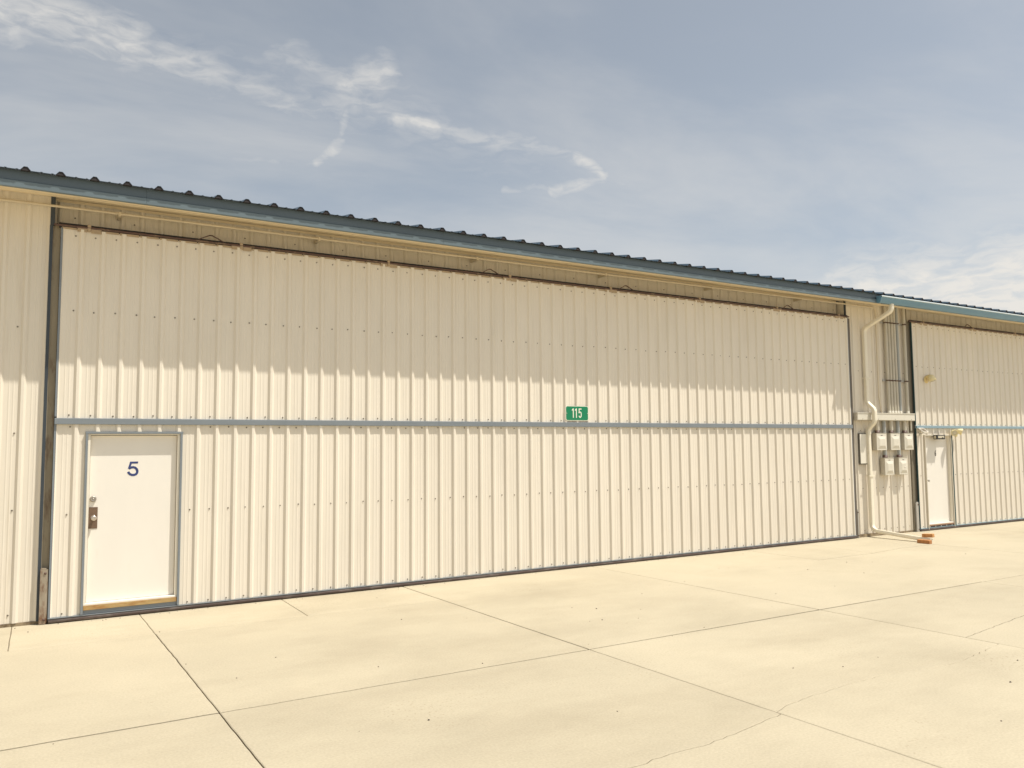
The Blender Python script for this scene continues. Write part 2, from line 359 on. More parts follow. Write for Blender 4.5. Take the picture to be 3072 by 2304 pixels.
# ---------------------------------------------------------------- ribbed steel sheets
RH = 0.024
def sheet_line(x0, x1, first):
    """(x, depth) of the ribbed section between x0 and x1; ribs sit every S from `first`"""
    pts = []
    k = math.floor((x0-first)/S) - 1
    while first + k*S < x1 + S:
        b = first + k*S
        pts += [(b-.012, 0), (b+.011, RH), (b+.038, RH), (b+.062, 0),
                (b+.104, 0), (b+.111, .0022), (b+.117, .0022), (b+.124, 0), (b+.146, 0), (b+.153, .0022), (b+.159, .0022), (b+.166, 0)]
        k += 1
    def at(x):
        for (xa, ya), (xb, yb) in zip(pts, pts[1:]):
            if xa <= x <= xb: return ya + (yb-ya)*(x-xa)/(xb-xa)
        return 0
    return [(x0, at(x0))] + [q for q in pts if x0 + 1e-4 < q[0] < x1 - 1e-4] + [(x1, at(x1))]
def sheet(x0, x1, z0, z1, first, ypos):
    ln = sheet_line(x0, x1, first); n = len(ln); th = 0.0015
    mb = MB()
    rnd = random.Random(int(x0*977 + z0*31))
    wob = [0, rnd.uniform(-.002, .002), rnd.uniform(-.002, .002), 0]
    zs = [z0, z0 + (z1-z0)*.34, z0 + (z1-z0)*.67, z1]
    vs = []
    for s in (0, 1):
        for z, wv in zip(zs, wob):
            vs += [(x, ypos - d + wv*(1 if 0 < i < n-1 else 0) + s*th, z) for i, (x, d) in enumerate(ln)]
    fs = []
    R = len(zs)
    for s in (0, 1):
        for r in range(R-1):
            for i in range(n-1):
                a = s*R*n + r*n + i; fs.append((a, a+1, a+1+n, a+n))
    for i in range(n-1):
        fs.append((i, i+1, R*n+i+1, R*n+i)); t = (R-1)*n
        fs.append((t+i, t+i+1, R*n+t+i+1, R*n+t+i))
    for r in range(R-1):
        for e in (0, n-1):
            a = r*n+e; fs.append((a, a+n, R*n+a+n, R*n+a))
    mb.add(vs, fs)
    return mb
def sheets(parent, x0, x1, z0, z1, first, ypos, material, name='steel_sheet', per=4, lap0=None, skip=None):
    """one object for each sheet; laps fall every `per` ribs"""
    cut = [x0]
    b = (lap0 if lap0 is not None else first) + .09
    while b <= x0 + 0.25: b += per*S
    while b < x1 - 0.2: cut.append(b); b += per*S
    cut.append(x1)
    for a, c in zip(cut, cut[1:]):
        if skip:
            z0s = []
            (sx0, sx1, sz0, sz1) = skip
            if c <= sx0 or a >= sx1: z0s = [(a, c, z0, z1)]
            else:
                if a < sx0: z0s.append((a, sx0, z0, z1))
                if c > sx1: z0s.append((sx1, c, z0, z1))
                z0s.append((max(a, sx0), min(c, sx1), sz1, z1))
            for q in z0s:
                if q[1]-q[0] > .01: build(name, sheet(q[0], q[1], q[2], q[3], first, ypos), material, parent)
        else:
            build(name, sheet(a, c, z0, z1, first, ypos), material, parent)
def screw_rows(rows):
    """rows of (x, y, z): small hex-washer screw heads facing -Y"""
    mb = MB()
    for x, y, z in rows:
        x += random.uniform(-.012, .012); z += random.uniform(-.006, .006)
        for r, ya, yb in ((.0095, 0, .003), (.0062, .003, .009)):
            vs = []
            for yy in (y - ya, y - yb):
                vs += [(x + r*math.cos(i*math.pi/3), yy, z + r*math.sin(i*math.pi/3)) for i in range(6)]
            mb.add(vs, [(i, (i+1) % 6, 6+(i+1) % 6, 6+i) for i in range(6)] + [(6, 7, 8, 9, 10, 11)])
    return mb

def text_mesh(body, height, depth, bold=0.0, xscale=1.0, shear=0.0):
    cu = bpy.data.curves.new('t', 'FONT'); cu.body = body; cu.size = 1.0; cu.extrude = 0.0; cu.offset = bold; cu.shear = shear
    cu.align_x = 'CENTER'; cu.resolution_u = 6
    o = bpy.data.objects.new('t', cu); col.objects.link(o)
    dg = bpy.context.evaluated_depsgraph_get(); dg.update()
    me = bpy.data.meshes.new_from_object(o.evaluated_get(dg))
    bpy.data.objects.remove(o)
    vs = [v.co.copy() for v in me.vertices]; fs = [tuple(p.vertices) for p in me.polygons]
    x0, x1 = min(v.x for v in vs), max(v.x for v in vs); y0, y1 = min(v.y for v in vs), max(v.y for v in vs)
    k = height/(y1-y0); cx, cy = (x0+x1)/2, (y0+y1)/2
    bpy.data.meshes.remove(me)
    mb = MB(); n = len(vs)
    top = [((v.x-cx)*k*xscale, -depth, (v.y-cy)*k) for v in vs]; bot = [(x, 0, z) for x, y, z in top]
    edges = {}
    for f in fs:
        for a, b in zip(f, f[1:]+f[:1]): edges[(a, b)] = 1
    side = [(a, b, n+b, n+a) for (a, b) in edges if (b, a) not in edges]
    mb.add(top + bot, fs + [tuple(i+n for i in f[::-1]) for f in fs] + side)
    return mb
def moved(mb, d):
    mb.v = [(x+d[0], y+d[1], z+d[2]) for x, y, z in mb.v]; return mb

# ================================================================ GROUND
g = MB().add([(-1500, -1500, -.014), (1500, -1500, -.014), (1500, 1500, -.014), (-1500, 1500, -.014)], [(0, 1, 2, 3)])
ground = build('ground', g, 'joint'); tag(ground, kind='structure')

def lerp(a, b, t): return (a[0]+(b[0]-a[0])*t, a[1]+(b[1]-a[1])*t)
def wander(pts, amp, seg):
    """ragged line through pts"""
    out = [pts[0]]
    for a, b in zip(pts, pts[1:]):
        n = max(1, int(math.dist(a, b)/seg)); dx, dy = (b[0]-a[0])/math.dist(a, b), (b[1]-a[1])/math.dist(a, b)
        for i in range(1, n+1):
            q = lerp(a, b, i/n)
            if i < n: j = random.gauss(0, amp); q = (q[0]-dy*j, q[1]+dx*j)
            out.append(q)
    return out
# joints running out from the wall (x at y=0, drift per metre) and joints along the wall
def jx(i, y): # i-th cross joint
    base = [(-9.05, .02), (-5.75, .02), (-2.45, .022), (.715, .024), (3.92, .034), (7.05, .052), (10.38, .045), (13.72, .055), (17.0, .06), (20.3, .06), (23.6, .06), (26.9, .06), (30.2, .06), (33.5, .06)][i]
    return base[0] - base[1]*y
NJ = 14
def joint_line(i, ya, yb, amp=.0013): return wander([(jx(i, ya), ya), (jx(i, yb), yb)], amp, .12)
ROWS = [0.30, -4.01, -8.05, -12.1, -16.2]
cross = {}; along = {}
for i in range(NJ):
    for r in range(len(ROWS)-1): cross[i, r] = joint_line(i, ROWS[r], ROWS[r+1])[1:-1]
for r, y in enumerate(ROWS):
    for i in range(NJ-1): along[i, r] = wander([(jx(i, y), y), (jx(i+1, y), y)], .002, .12)
def shifted(pts, dy): return [(x, y+dy) for x, y in pts]
def inset(poly, d):
    n = len(poly); out = []
    area = sum(poly[i][0]*poly[(i+1) % n][1] - poly[(i+1) % n][0]*poly[i][1] for i in range(n))
    sg = 1 if area > 0 else -1
    for i in range(n):
        a, b, c = Vector(poly[i-1]), Vector(poly[i]), Vector(poly[(i+1) % n])
        e1 = (b-a); e2 = (c-b)
        n1 = Vector((-e1.y, e1.x)).normalized()*sg if e1.length > 1e-9 else Vector((0, 0)); n2 = Vector((-e2.y, e2.x)).normalized()*sg if e2.length > 1e-9 else n1
        nn = (n1+n2)
        if nn.length < 1e-6: nn = n1
        nn.normalize(); k = d/max(.5, nn.dot(n1))
        q = b + nn*k; out.append((q.x, q.y))
    return out
def slab(poly, gap=.0068, z=0.0, name='concrete_slab'):
    p0 = inset(poly, gap); p1 = inset(poly, gap+.006)
    n = len(p0); tilt = (random.uniform(-.0006, .0006), random.uniform(-.0006, .0006))
    c = p0[0]
    def zz(p): return z + tilt[0]*(p[0]-c[0]) + tilt[1]*(p[1]-c[1])
    vs = [(*p, zz(p)) for p in p1] + [(*p, zz(p)-.0035) for p in p0] + [(*p, -.03) for p in p0]
    fs = [tuple(range(n))] + [(i, (i+1) % n, n+(i+1) % n, n+i) for i in range(n)] + [(n+i, n+(i+1) % n, 2*n+(i+1) % n, 2*n+i) for i in range(n)]
    mb = MB().add(vs, fs)
    return build(name, mb, 'concrete', ground)
def clean(p):
    out = []
    for q in p:
        if not out or math.dist(q, out[-1]) > .004: out.append(q)
    if math.dist(out[0], out[-1]) < .004: out.pop()
    return out
# irregular cracks and the apron strip split some slabs
crackA = wander([(4.122, -6.10), (4.29, -6.043), (4.525, -6.004), (5.05, -5.957), (5.27, -5.957), (5.47, -5.943), (5.73, -5.966), (6.27, -6.062), (6.665, -6.017), (7.05, -5.95), (7.357, -5.90)], .006, .06)
crackB = wander([(.86, -6.42), (1.8, -6.36), (2.7, -6.31), (3.05, -6.275), (3.31, -6.284), (3.63, -6.231), (4.126, -6.14)], .006, .06)
jointC = wander([(7.34, -5.60), (8.86, -5.385), (10.62, -5.2)], .004, .08)
def split_slab(i, r, line, gap=.0021):
    """line runs from cross joint i to cross joint i+1"""
    L, Rr = cross[i, r], cross[i+1, r]
    ya, yb = line[0][1], line[-1][1]
    up = clean(shifted(along[i, r], -.0065) + [q for q in Rr if q[1] > yb + .01] + [line[-1]] + line[::-1][1:] + [q for q in L if q[1] > ya + .01][::-1])
    dn = clean(list(line) + [q for q in Rr if q[1] < yb - .01] + shifted(along[i, r+1], .0065)[::-1] + [q for q in L if q[1] < ya - .01][::-1])
    slab(up, gap); slab(dn, gap)
STRIP = -1.14
for r in range(len(ROWS)-1):
    for i in range(NJ-1):
        L, Rr = cross[i, r], cross[i+1, r]
        if (i, r) == (4, 1): split_slab(i, r, [(jx(4, -6.1), -6.10)] + crackA[1:-1] + [(jx(5, -5.9), -5.90)]); continue
        if (i, r) == (3, 1): split_slab(i, r, [(jx(3, -6.42), -6.42)] + crackB[1:-1] + [(jx(4, -6.14), -6.14)], .003); continue
        if (i, r) == (5, 1): split_slab(i, r, [(jx(5, -5.60), -5.60)] + jointC[1:-1] + [(jx(6, -5.2), -5.2)], .004); continue
        if r == 0 and i <= 3:
            mid = wander([(jx(i, STRIP), STRIP), (jx(i+1, STRIP), STRIP)], .004, .1)
            up_all = [q for q in Rr if q[1] > STRIP + .01], [q for q in L if q[1] > STRIP + .01]
            xs = {3: 2.315, 2: -.51, 1: -4.0, 0: -7.3}[i]
            ml = [q for q in mid if q[0] < xs - .01]; mr = [q for q in mid if q[0] > xs + .01]
            al = [q for q in along[i, 0] if q[0] < xs - .01]; ar = [q for q in along[i, 0] if q[0] > xs + .01]
            crossj = wander([(xs, ROWS[0]), (xs-.01, STRIP)], .0012, .1)
            slab(clean(al + crossj + ml[::-1] + up_all[1][::-1]), .0032, -.001)
            slab(clean([crossj[0]] + ar + up_all[0] + mr[::-1] + crossj[::-1][:-1]), .0032, -.001)
            slab(clean(mid + [q for q in Rr if q[1] < STRIP - .01] + shifted(along[i, 1], .0065)[::-1] + [q for q in L if q[1] < STRIP - .01][::-1]), .005)
            continue
        if r == 0 and i == 6:
            # slab in front of the meters: a short apron piece with its own joints
            mid = wander([(jx(6, -1.48), -1.48), (11.87, -1.48), (12.8, -1.35), (jx(7, -1.37), -1.37)], .005, .1)
            xs = 11.865
            ml = [q for q in mid if q[0] < xs - .01]; mr = [q for q in mid if q[0] > xs + .01]
            al = [q for q in along[i, 0] if q[0] < xs - .01]; ar = [q for q in along[i, 0] if q[0] > xs + .01]
            cj = wander([(xs, ROWS[0]), (xs, -1.48)], .003, .1)
            slab(clean(al + cj + ml[::-1] + [q for q in L if q[1] > -1.47][::-1]), .0022, .001)
            slab(clean([cj[0]] + ar + [q for q in Rr if q[1] > -1.36] + mr[::-1] + cj[::-1][:-1]), .003, .001)
            slab(clean(mid + [q for q in Rr if q[1] < -1.38] + shifted(along[i, 1], .0065)[::-1] + [q for q in L if q[1] < -1.49][::-1]), .0026, -.003)
            continue
        if r == 0 and i in (7, 8):
            mid = wander([(jx(i, -.56), -.56), (15.73 if i == 7 else 18.4, -.57), (jx(i+1, -.58), -.58)], .012, .08)
            slab(clean(along[i, 0] + [q for q in Rr if q[1] > -.57] + mid[::-1] + [q for q in L if q[1] > -.55][::-1]), .002)
            slab(clean(mid + [q for q in Rr if q[1] < -.59] + shifted(along[i, 1], .0065)[::-1] + [q for q in L if q[1] < -.57][::-1]), .003)
            continue
        slab(clean(shifted(along[i, r], -.0065) + Rr + shifted(along[i, r+1], .0065)[::-1] + L[::-1]))
# wide concrete beyond the jointed slabs
far = MB()
for x0, x1, y0, y1 in ((-400, 600, -500, -16.4), (-400, -9.2, -16.4, 60), (35, 600, -16.4, 60), (-9.2, 35, 12.4, 60)):
    far.box(x0, x1, y0, y1, -.03, -.004)
build('concrete_apron', far, 'concrete', ground, kind='stuff')

# ================================================================ HANGAR BUILDING
EAVE_Y = -.548; EAVE_Z = 4.572; ROOF_Y = -.592; ROOF_Z = 4.75; PITCH = .18
BX0, BX1 = -9.0, 31.0
bld = thing('hangar_building', (6.0, 6.0, 0), 'long low cream ribbed steel hangar building with dark blue roof edge', 'building')
DOOR1 = (-.186, 13.455); DOOR2 = (15.56, 29.2)
TOP = 4.335
sheets(bld, BX0, -.29, .035, 4.70, -2.45*S, WALL_Y, 'wall')
HEAD_Y = .23                     # the strip above each door lies deeper than the door
sheets(bld, -.245, 13.41, TOP-.06, 4.755, 0.0, HEAD_Y, 'wall')
sheets(bld, 13.52, 15.40, .035, 4.70, 64.25*S, WALL_Y, 'wall')
sheets(bld, 15.46, 29.22, TOP, 4.755, 0.0, HEAD_Y, 'wall')
sheets(bld, 29.3, BX1, .035, 4.70, 0.0, WALL_Y, 'wall')
# solid body behind the sheets
build('building_core', MB().box(BX0+.02, -.29, WALL_Y+.01, 12, .0, 4.66).box(-.29, 13.52, .30, 12, .0, 4.66).box(13.52, 15.5, WALL_Y+.01, 12, 0, 4.66)
      .box(15.5, 29.25, .30, 12, 0, 4.66).box(29.25, BX1-.02, WALL_Y+.01, 12, 0, 4.66)
      .box(-.29, 13.52, HEAD_Y+.01, .29, TOP-.05, 4.66).box(15.5, 29.25, HEAD_Y+.01, .29, TOP, 4.66), 'core', bld)
build('footing', MB().box(BX0, -.20, WALL_Y-.012, .30, -.02, .033), 'found', bld)
build('footing', MB().box(13.56, 15.43, WALL_Y-.02, .30, -.02, .033), 'found', bld)
build('footing_patch', MB().box(13.53, 14.46, .02, WALL_Y-.021, -.02, .062), 'found', bld, label='stained concrete ledge under the wall sheets')
# jambs of the door openings
build('jamb_trim', MB().box(-.293, -.262, .012, .075, .035, TOP+.02), 'darktrim', bld)
build('jamb_trim', MB().box(-.289, -.246, .020, .235, TOP+.02, 4.69), 'darktrim', bld)
build('jamb_plate', MB().box(-.262, -.189, .052, .29, .0, TOP+.03), 'jambplate', bld)
build('jamb_trim', MB().box(13.4575, 13.515, -.012, .075, .0, TOP-.005), 'browntrim', bld)
build('jamb_trim', MB().box(13.428, 13.455, .022, .045, TOP+.05, 4.69), 'darktrim', bld)
build('header_return', MB().box(13.436, 13.455, .0455, .235, TOP+.0, 4.69), 'wall', bld)
build('jamb_plate', MB().box(13.458, 13.50, .125, .29, .0, TOP+.03), 'jambplate', bld)
build('jamb_trim', MB().box(15.395, 15.45, .012, .075, .035, 4.69), 'jambdark', bld)
build('jamb_plate', MB().box(15.45, 15.557, .035, .29, .0, TOP+.09), 'jambdark', bld)
build('jamb_plate', MB().box(29.15, 29.3, .10, .29, .0, TOP+.09), 'jambplate', bld)
def guide(x0, x1, z1, material, lab):
    mb = MB(); y0, y1 = -.018, .09
    mb.prism([(x0, y1), (x0, y0), (x1-.015, y0), (x1, y0+.02), (x1, y0+.03), (x1-.006, y0+.03), (x1-.02, y0+.006), (x0+.004, y0+.006), (x0+.004, y1)], 0.004, z1-.02)
    mb.prism([(x0+.003, z1-.019), (x1-.02, z1-.019), (x1-.02, z1-.004), (x0+.006, z1)], y0, y0+.005, 'y')
    o = build('roller_guide', mb, material, bld, label=lab)
    for z in (.05, z1-.06):
        b = MB().lathe([(0, .013), (.006, .013), (.010, .008), (.010, 0)], (x1-.03, y0, z), (0, -1, 0), 8)
        build('bolt', b, 'hinge', o)
guide(-.268, -.192, .60, 'rust', 'rusty steel guide channel at the foot of the left jamb')
guide(15.44, 15.535, .62, 'galv', 'pale steel guide channel beside the white door number 6')
guide(13.517, 13.56, .56, 'galv', 'slim steel guide channel at the right door edge')
# soffit sheets, with laps
cuts = [BX0, -4.2, -.03, 3.35, 6.6, 9.9, 13.2, 16.5, 19.8, 23.1, 26.4, BX1]
for i, (a, b) in enumerate(zip(cuts, cuts[1:])):
    dz = .003*(i % 2)
    ya, yb = EAVE_Y+.004, HEAD_Y-.002
    za, zb = EAVE_Z+.008-dz, EAVE_Z+.008+PITCH*(yb-ya)-dz
    mb = MB().prism([(ya, za), (yb, zb), (yb, zb+.004), (ya, za+.004)], a-.03 if i else a, b, 'x')
    mb.prism([(ya, za-.004), (ya+.05, za-.004+.009), (ya+.05, za+.009), (ya, za)], a-.03 if i else a, b, 'x')
    # stiffening grooves along the sheet
    for t in (.3, .55, .8):
        y = ya+(yb-ya)*t; z = za+(zb-za)*t
        mb.prism([(y-.006, z-.001), (y, z-.004), (y+.006, z+.001), (y, z+.002)], a-.03 if i else a, b, 'x')
    mb.prism([(ya+.02, za-.002), (yb, zb-.005), (yb, zb), (ya+.02, za+.003)], b-.045, b-.001, 'x')
    build('soffit_sheet', mb, 'soffit', bld)
build('soffit_angle', MB().box(-.245, 13.41, HEAD_Y-.030, HEAD_Y-.026, 4.68, 4.71), 'soffit', bld)
# eave trim, one length after another
ecut = [BX0, -3.0, .62, 4.28, 7.95, 11.6, 15.25, 18.9, 22.6, 26.2, BX1]
for a, b in zip(ecut, ecut[1:]):
    up = MB().prism([(-.528, 4.652), (-.524, 4.6445), (-.510, 4.6445), (-.510, 4.757), (-.528, 4.753)], a+.001, b-.001, 'x')
    build('eave_trim', up, 'blue', bld)
    lo = MB().prism([(EAVE_Y, EAVE_Z+.004), (EAVE_Y+.003, EAVE_Z), (EAVE_Y+.035, EAVE_Z), (EAVE_Y+.035, 4.6435), (EAVE_Y+.004, 4.6435), (EAVE_Y, 4.639)], a+.001, b-.001, 'x')
    build('drip_trim', lo, 'drip', bld)
# roof sheets: three ribs each
RP = .3185; RF = -.515 - .02
def roof_sheet(x0, n):
    pts = []
    for k in range(n):
        b = x0 + k*RP
        pts += [(b, 0), (b+.070, 0), (b+.078, .006), (b+.092, .006), (b+.100, 0), (b+.170, 0), (b+.178, .006), (b+.192, .006), (b+.2, 0), (b+.2135, 0), (b+.246, .038), (b+.278, .038), (b+.3105, 0)]
    pts.append((x0+n*RP, 0))
    vs = []; th = .002; L = len(pts); ys = (ROOF_Y, 12.3)
    for s in (0, 1):
        for y in ys:
            zz = ROOF_Z + PITCH*(y-ROOF_Y)
            vs += [(x, y, zz + d - s*th) for x, d in pts]
    fs = []
    for s in (0, 1):
        for i in range(L-1): a = s*2*L + i; fs.append((a, a+1, a+1+L, a+L))
    for i in range(L-1):
        fs.append((i, i+1, 2*L+i+1, 2*L+i)); fs.append((L+i, L+i+1, 3*L+i+1, 3*L+i))
    fs += [(0, L, 3*L, 2*L), (L-1, 2*L-1, 4*L-1, 3*L-1)]
    return MB().add(vs, fs)
x = RF - .262 - 9*3*RP; nsheet = 0
x = RF - .262 - 27*RP
clos = MB(); first_me = None
while x < BX1 + .4:
    if first_me is None:
        o = build('roof_sheet', roof_sheet(x, 3), 'roof', bld); first_me = o; fx = x
    else:
        o = bpy.data.objects.new('roof_sheet', first_me.data); col.objects.link(o); o.parent = bld; o.location = (x-fx, 0, random.uniform(-.001, .001))
    for k in range(3):
        b = x + k*RP
        clos.prism([(b+.217, ROOF_Z-.002), (b+.3065, ROOF_Z-.002), (b+.2745, ROOF_Z+.0345), (b+.2495, ROOF_Z+.0345)], ROOF_Y+.006, ROOF_Y+.05, 'y')
    x += 3*RP
build('rib_closures', clos, 'plug', bld, kind='stuff', label='dark plugs in the ends of the roof ribs')
# screws in the wall sheets
rows = []
for k in range(-40, -1):
    b = -2.45*S + k*S + S*3
    if b < -.5:
        for z in (.12, 1.22, 2.05, 3.2): rows.append((b-.04, WALL_Y, z)); 
for k in range(65, 73):
    for z in (.12, .95, 2.1, 3.3): rows.append((64.25*S + (k-64)*S - .04, WALL_Y, z)) if 13.6 < 64.25*S + (k-64)*S-.04 < 15.35 else None
for k in range(0, 64, 3): rows.append((k*S-.05, HEAD_Y, 4.52))
build('screws', screw_rows(rows), 'screw', bld, kind='stuff')

# ================================================================ FOLDING HANGAR DOORS
def make_door(x0, x1, label, edge, rail_m, walk, hinge_x, tri_x, top, number, number_mat, sill_m, rail_z):
    root = thing('hangar_door', ((x0+x1)/2, 0.0, 0.0), label, 'door', 'folding hangar doors')
    wx0, wx1, wz0, wz1 = walk           # outer edges of the walk door's trim
    zr0, zr1 = rail_z
    zb = .062
    ex = .022                            # width of the edge trims
    sheets(root, x0+ex, x1-ex, zr1-.002, top, 0.0, 0.0, 'cream', lap0=0)
    sheets(root, x0+ex, x1-ex, zb, zr0+.002, 0.0, 0.0, 'cream', lap0=0, skip=(wx0, wx1, wz0, wz1))
    core = MB().box(x0+.002, wx0+.02, .006, .118, .03, zr0).box(wx1-.02, x1-.002, .006, .118, .03, zr0).box(wx0+.02, wx1-.02, .006, .118, wz1-.02, zr0)
    core.box(x0+.002, x1-.002, .006, .118, zr0, top-.003).box(wx0+.02, wx1-.02, .075, .118, .03, wz1-.02)
    build('door_core', core, 'core', root)
    # middle rail made of lengths butted end to end
    n = 3; w = (x1-x0)/n
    rcut = [x0, x0+w*1.02, x0+w*2.0, x1]
    for a, b in zip(rcut, rcut[1:]):
        mb = MB().prism([(-.036, zr0+.004), (-.032, zr0), (.003, zr0), (.003, zr1-.0035), (-.034, zr1-.0035), (-.036, zr1-.008)], a+.0008, b-.0008, 'x')
        build('middle_rail', mb, rail_m, root)
    for xa, xb in ((x0, x0+ex-.001), (x1-ex+.001, x1)):
        build('edge_trim', MB().box(xa, xb, -.012, .02, zb-.01, zr0-.002), edge, root)
        build('edge_trim', MB().box(xa, xb, -.012, .02, zr1+.014, top), edge, root)
    build('bottom_angle', MB().prism([(-.034, zb-.002), (-.034, zb-.008), (.003, zb-.03), (.003, zb-.002)], x0, x1, 'x'), rail_m, root)
    sec = [(.027*math.cos(t*math.pi/6)*1.0, .024*math.sin(t*math.pi/6)) for t in range(12)]
    pts = []
    xx = x0+.004
    while xx < x1: pts.append((xx, -.010 + random.uniform(-.003, .003), .0285 + random.uniform(-.0015, .0015))); xx += .45
    pts.append((x1-.002, -.01, .0285))
    build('rubber_seal', MB().sweep(pts, sec), 'rubber', root)
    # hinge bar along the top
    tb = []
    xx = x0-.07
    while xx < x1+.05: tb.append((xx, -.008, top+.028 + random.uniform(-.0012, .0012))); xx += .33
    tb.append((x1+.05, -.008, top+.028))
    build('hinge_bar', MB().tube(tb, .0125, 8), 'hinge', root)
    build('top_seal', MB().box(x0-.02, x1+.02, .000, .024, top+.001, top+.060), 'plug', root)
    fl = MB()
    k = math.ceil(x0/S)
    xa = x0+.01
    while xa < x1-.05:
        xb = min(k*S-.02, x1-.02); k += 1
        if xb - xa > .03: fl.box(xa, xb-.012, -.012, -.004, top-.012+random.uniform(-.003, .003), top+.010)
        xa = xb
    build('top_flashing', fl, 'plate', root)
    for hx in hinge_x:
        h = build('hinge', MB().box(hx-.115, hx-.018, -.022, -.013, top-.026, top+.020, .002).box(hx+.022, hx+.125, -.022, -.013, top-.030, top+.016, .002), 'plate', root)
        build('hinge_leaf', MB().box(hx-.016, hx+.020, -.028, .015, top-.016, top+.062, .003), 'plate', h)
        build('hinge_pin', MB().tube([(hx-.12, -.014, top+.026), (hx+.13, -.014, top+.026)], .0155, 8), 'hinge', h)
    for tx in tri_x:
        mb = MB().sweep([(tx-.15, -.004, top+.050), (tx-.02, .016, top+.118), (tx+.01, .016, top+.118), (tx+.14, -.004, top+.05)], [(.006, .006), (-.006, .006), (-.006, -.006), (.006, -.006)], False, Vector((0, 1, 0)))
        build('lift_bracket', mb, 'hinge', root)
    # screws
    rows = []
    k = math.ceil((x0+.06)/S)
    while k*S < x1-.05:
        xx = k*S - .045
        inside = wx0-.03 < xx < wx1+.03
        rows.append((xx, 0, top-.075)); rows.append((xx, 0, zr1 + .027)); rows.append((xx, 0, top - .93))
        if not inside:
            rows.append((xx, 0, zb+.028)); rows.append((xx, 0, 1.15))
        if random.random() < .8 and (not inside): rows.append((xx + random.uniform(-.03, .03), 0, zr0-.024))
        k += 1
    build('screws', screw_rows(rows), 'screw', root, kind='stuff')
    # ---- walk door
    fr = MB(); t = .023
    fr.box(wx0, wx0+t, -.033, .004, wz0, wz1-t).box(wx1-t, wx1, -.033, .004, wz0, wz1-t).box(wx0-.004, wx1+.004, -.034, .004, wz1-t+.001, wz1)
    frame = build('door_frame', fr, 'box' if number == '6' else rail_m, root)
    th6 = .022 if number == '6' else .048
    jx0, jx1 = wx0+t+.001, wx1-t-.001; jt = .025; jz0 = wz0 + .088; jz1 = wz1-t-.001
    jm = MB().box(jx0, jx0+jt, -.012, .072, jz0+.024, jz1-.014).box(jx1-jt, jx1, -.012, .072, jz0+.024, jz1-.014).box(jx0, jx1, -.012, .072, jz1-.013, jz1)
    jm.box(jx0+jt, jx0+jt+.004, .058, .072, jz0+.024, jz1-.014).box(jx1-jt-.004, jx1-jt, .058, .072, jz0+.024, jz1-.014)
    build('jamb', jm, 'jamb', frame)
    build('sill', MB().box(jx0, jx1, -.016, .072, jz0+.001, jz0+.023, .003), 'white', frame)
    build('threshold', MB().box(jx0, jx1, -.024, .05, jz0-th6, jz0, .003), sill_m, frame)
    build('kick_strip', MB().box(jx0+.001, jx1-.001, -.012, .05, wz0, jz0-th6-.001), rail_m if number != '6' else 'rubber', frame)
    sx0, sx1, sz0, sz1 = jx0+jt+.005, jx1-jt-.005, jz0+.027, jz1-.019
    slabd = build('walk_door', MB().box(sx0, sx1, .043, .068, sz0, sz1, .0015), 'white', root,
                  label='plain white walk door with the number %s' % number)
    return root, slabd, frame, (sx0, sx1, sz0, sz1)

d1, slab1, frame1, s1 = make_door(DOOR1[0], DOOR1[1], 'wide cream ribbed folding hangar door with white walk door number 5', 'rail', 'rail',
    (.123, 1.128, .066, 2.062), [.089, 1.758, 3.704, 5.631, 7.518, 9.462, 11.413, 13.184], [1.411, 5.313, 7.861, 11.744], TOP, '5', 'number', 'wood', (2.142, 2.214))
d2, slab2, frame2, s2 = make_door(DOOR2[0], DOOR2[1], 'cream ribbed folding hangar door with white walk door number 6', 'greentrim', 'bluerail',
    (15.83, 16.80, .03, 2.012), [16.0, 17.9, 19.7, 21.6, 23.5, 25.4, 27.2, 28.8], [17.75, 21.4, 25.2], 4.395, '6', 'number_dark', 'brownsill', (2.150, 2.208))
# numbers and hardware
def ribbon(p, w, y0, y1, mb=None):
    pts = [Vector(q) for q in p]; L = []; Rr = []
    for i, q in enumerate(pts):
        t = (pts[min(i+1, len(pts)-1)] - pts[max(i-1, 0)]).normalized(); nrm = Vector((-t.y, t.x))
        L.append(q + nrm*w/2); Rr.append(q - nrm*w/2)
    n = len(pts); vs = [(a.x, y, a.y) for y in (y0, y1) for a in L + Rr]; m2 = 2*n
    fs = []
    for i in range(n-1):
        fs += [(i, i+1, n+i+1, n+i), (m2+i, m2+i+1, m2+n+i+1, m2+n+i), (i, i+1, m2+i+1, m2+i), (n+i, n+i+1, m2+n+i+1, m2+n+i)]
    fs += [(0, n, m2+n, m2), (n-1, m2-1, m2+m2-1, m2+n-1)]
    return (mb or MB()).add(vs, fs)
def n5(px, py): return (.611 + (px-1095)/190*.120, 1.640 - (py-807)/235*.163)
num5 = ribbon([n5(*q) for q in ((1031, 807), (1044, 797), (1072, 785), (1105, 782), (1137, 792), (1160, 815), (1172, 846), (1168, 876), (1150, 898), (1120, 909), (1085, 909), (1052, 896), (1032, 876), (1020, 856))],   .0262, .0412, .0428)
num5.prism([n5(*q) for q in ((1014, 808), (1040, 722.5), (1077, 722.5), (1050, 800))], .0408, .0424, 'y')
num5.prism([n5(*q) for q in ((1040, 722), (1048, 690), (1183, 690), (1177, 722))], .0410, .0427, 'y')
build('number', num5, 'number', slab1, label='dark blue number 5')
build('number', moved(text_mesh('6', .125, .0015, .025, .72), (16.308, .0428, 1.620)), 'number_dark', slab2, label='dark number 6')
db = MB().lathe([(0, .034), (.012, .034), (.026, .028), (.029, .020), (.026, .018), (.026, .009), (.029, .008), (.029, 0)], (.217, .043, 1.313), (0, -1, 0), 24)
build('deadbolt', db, 'lock', slab1, label='round nickel deadbolt')
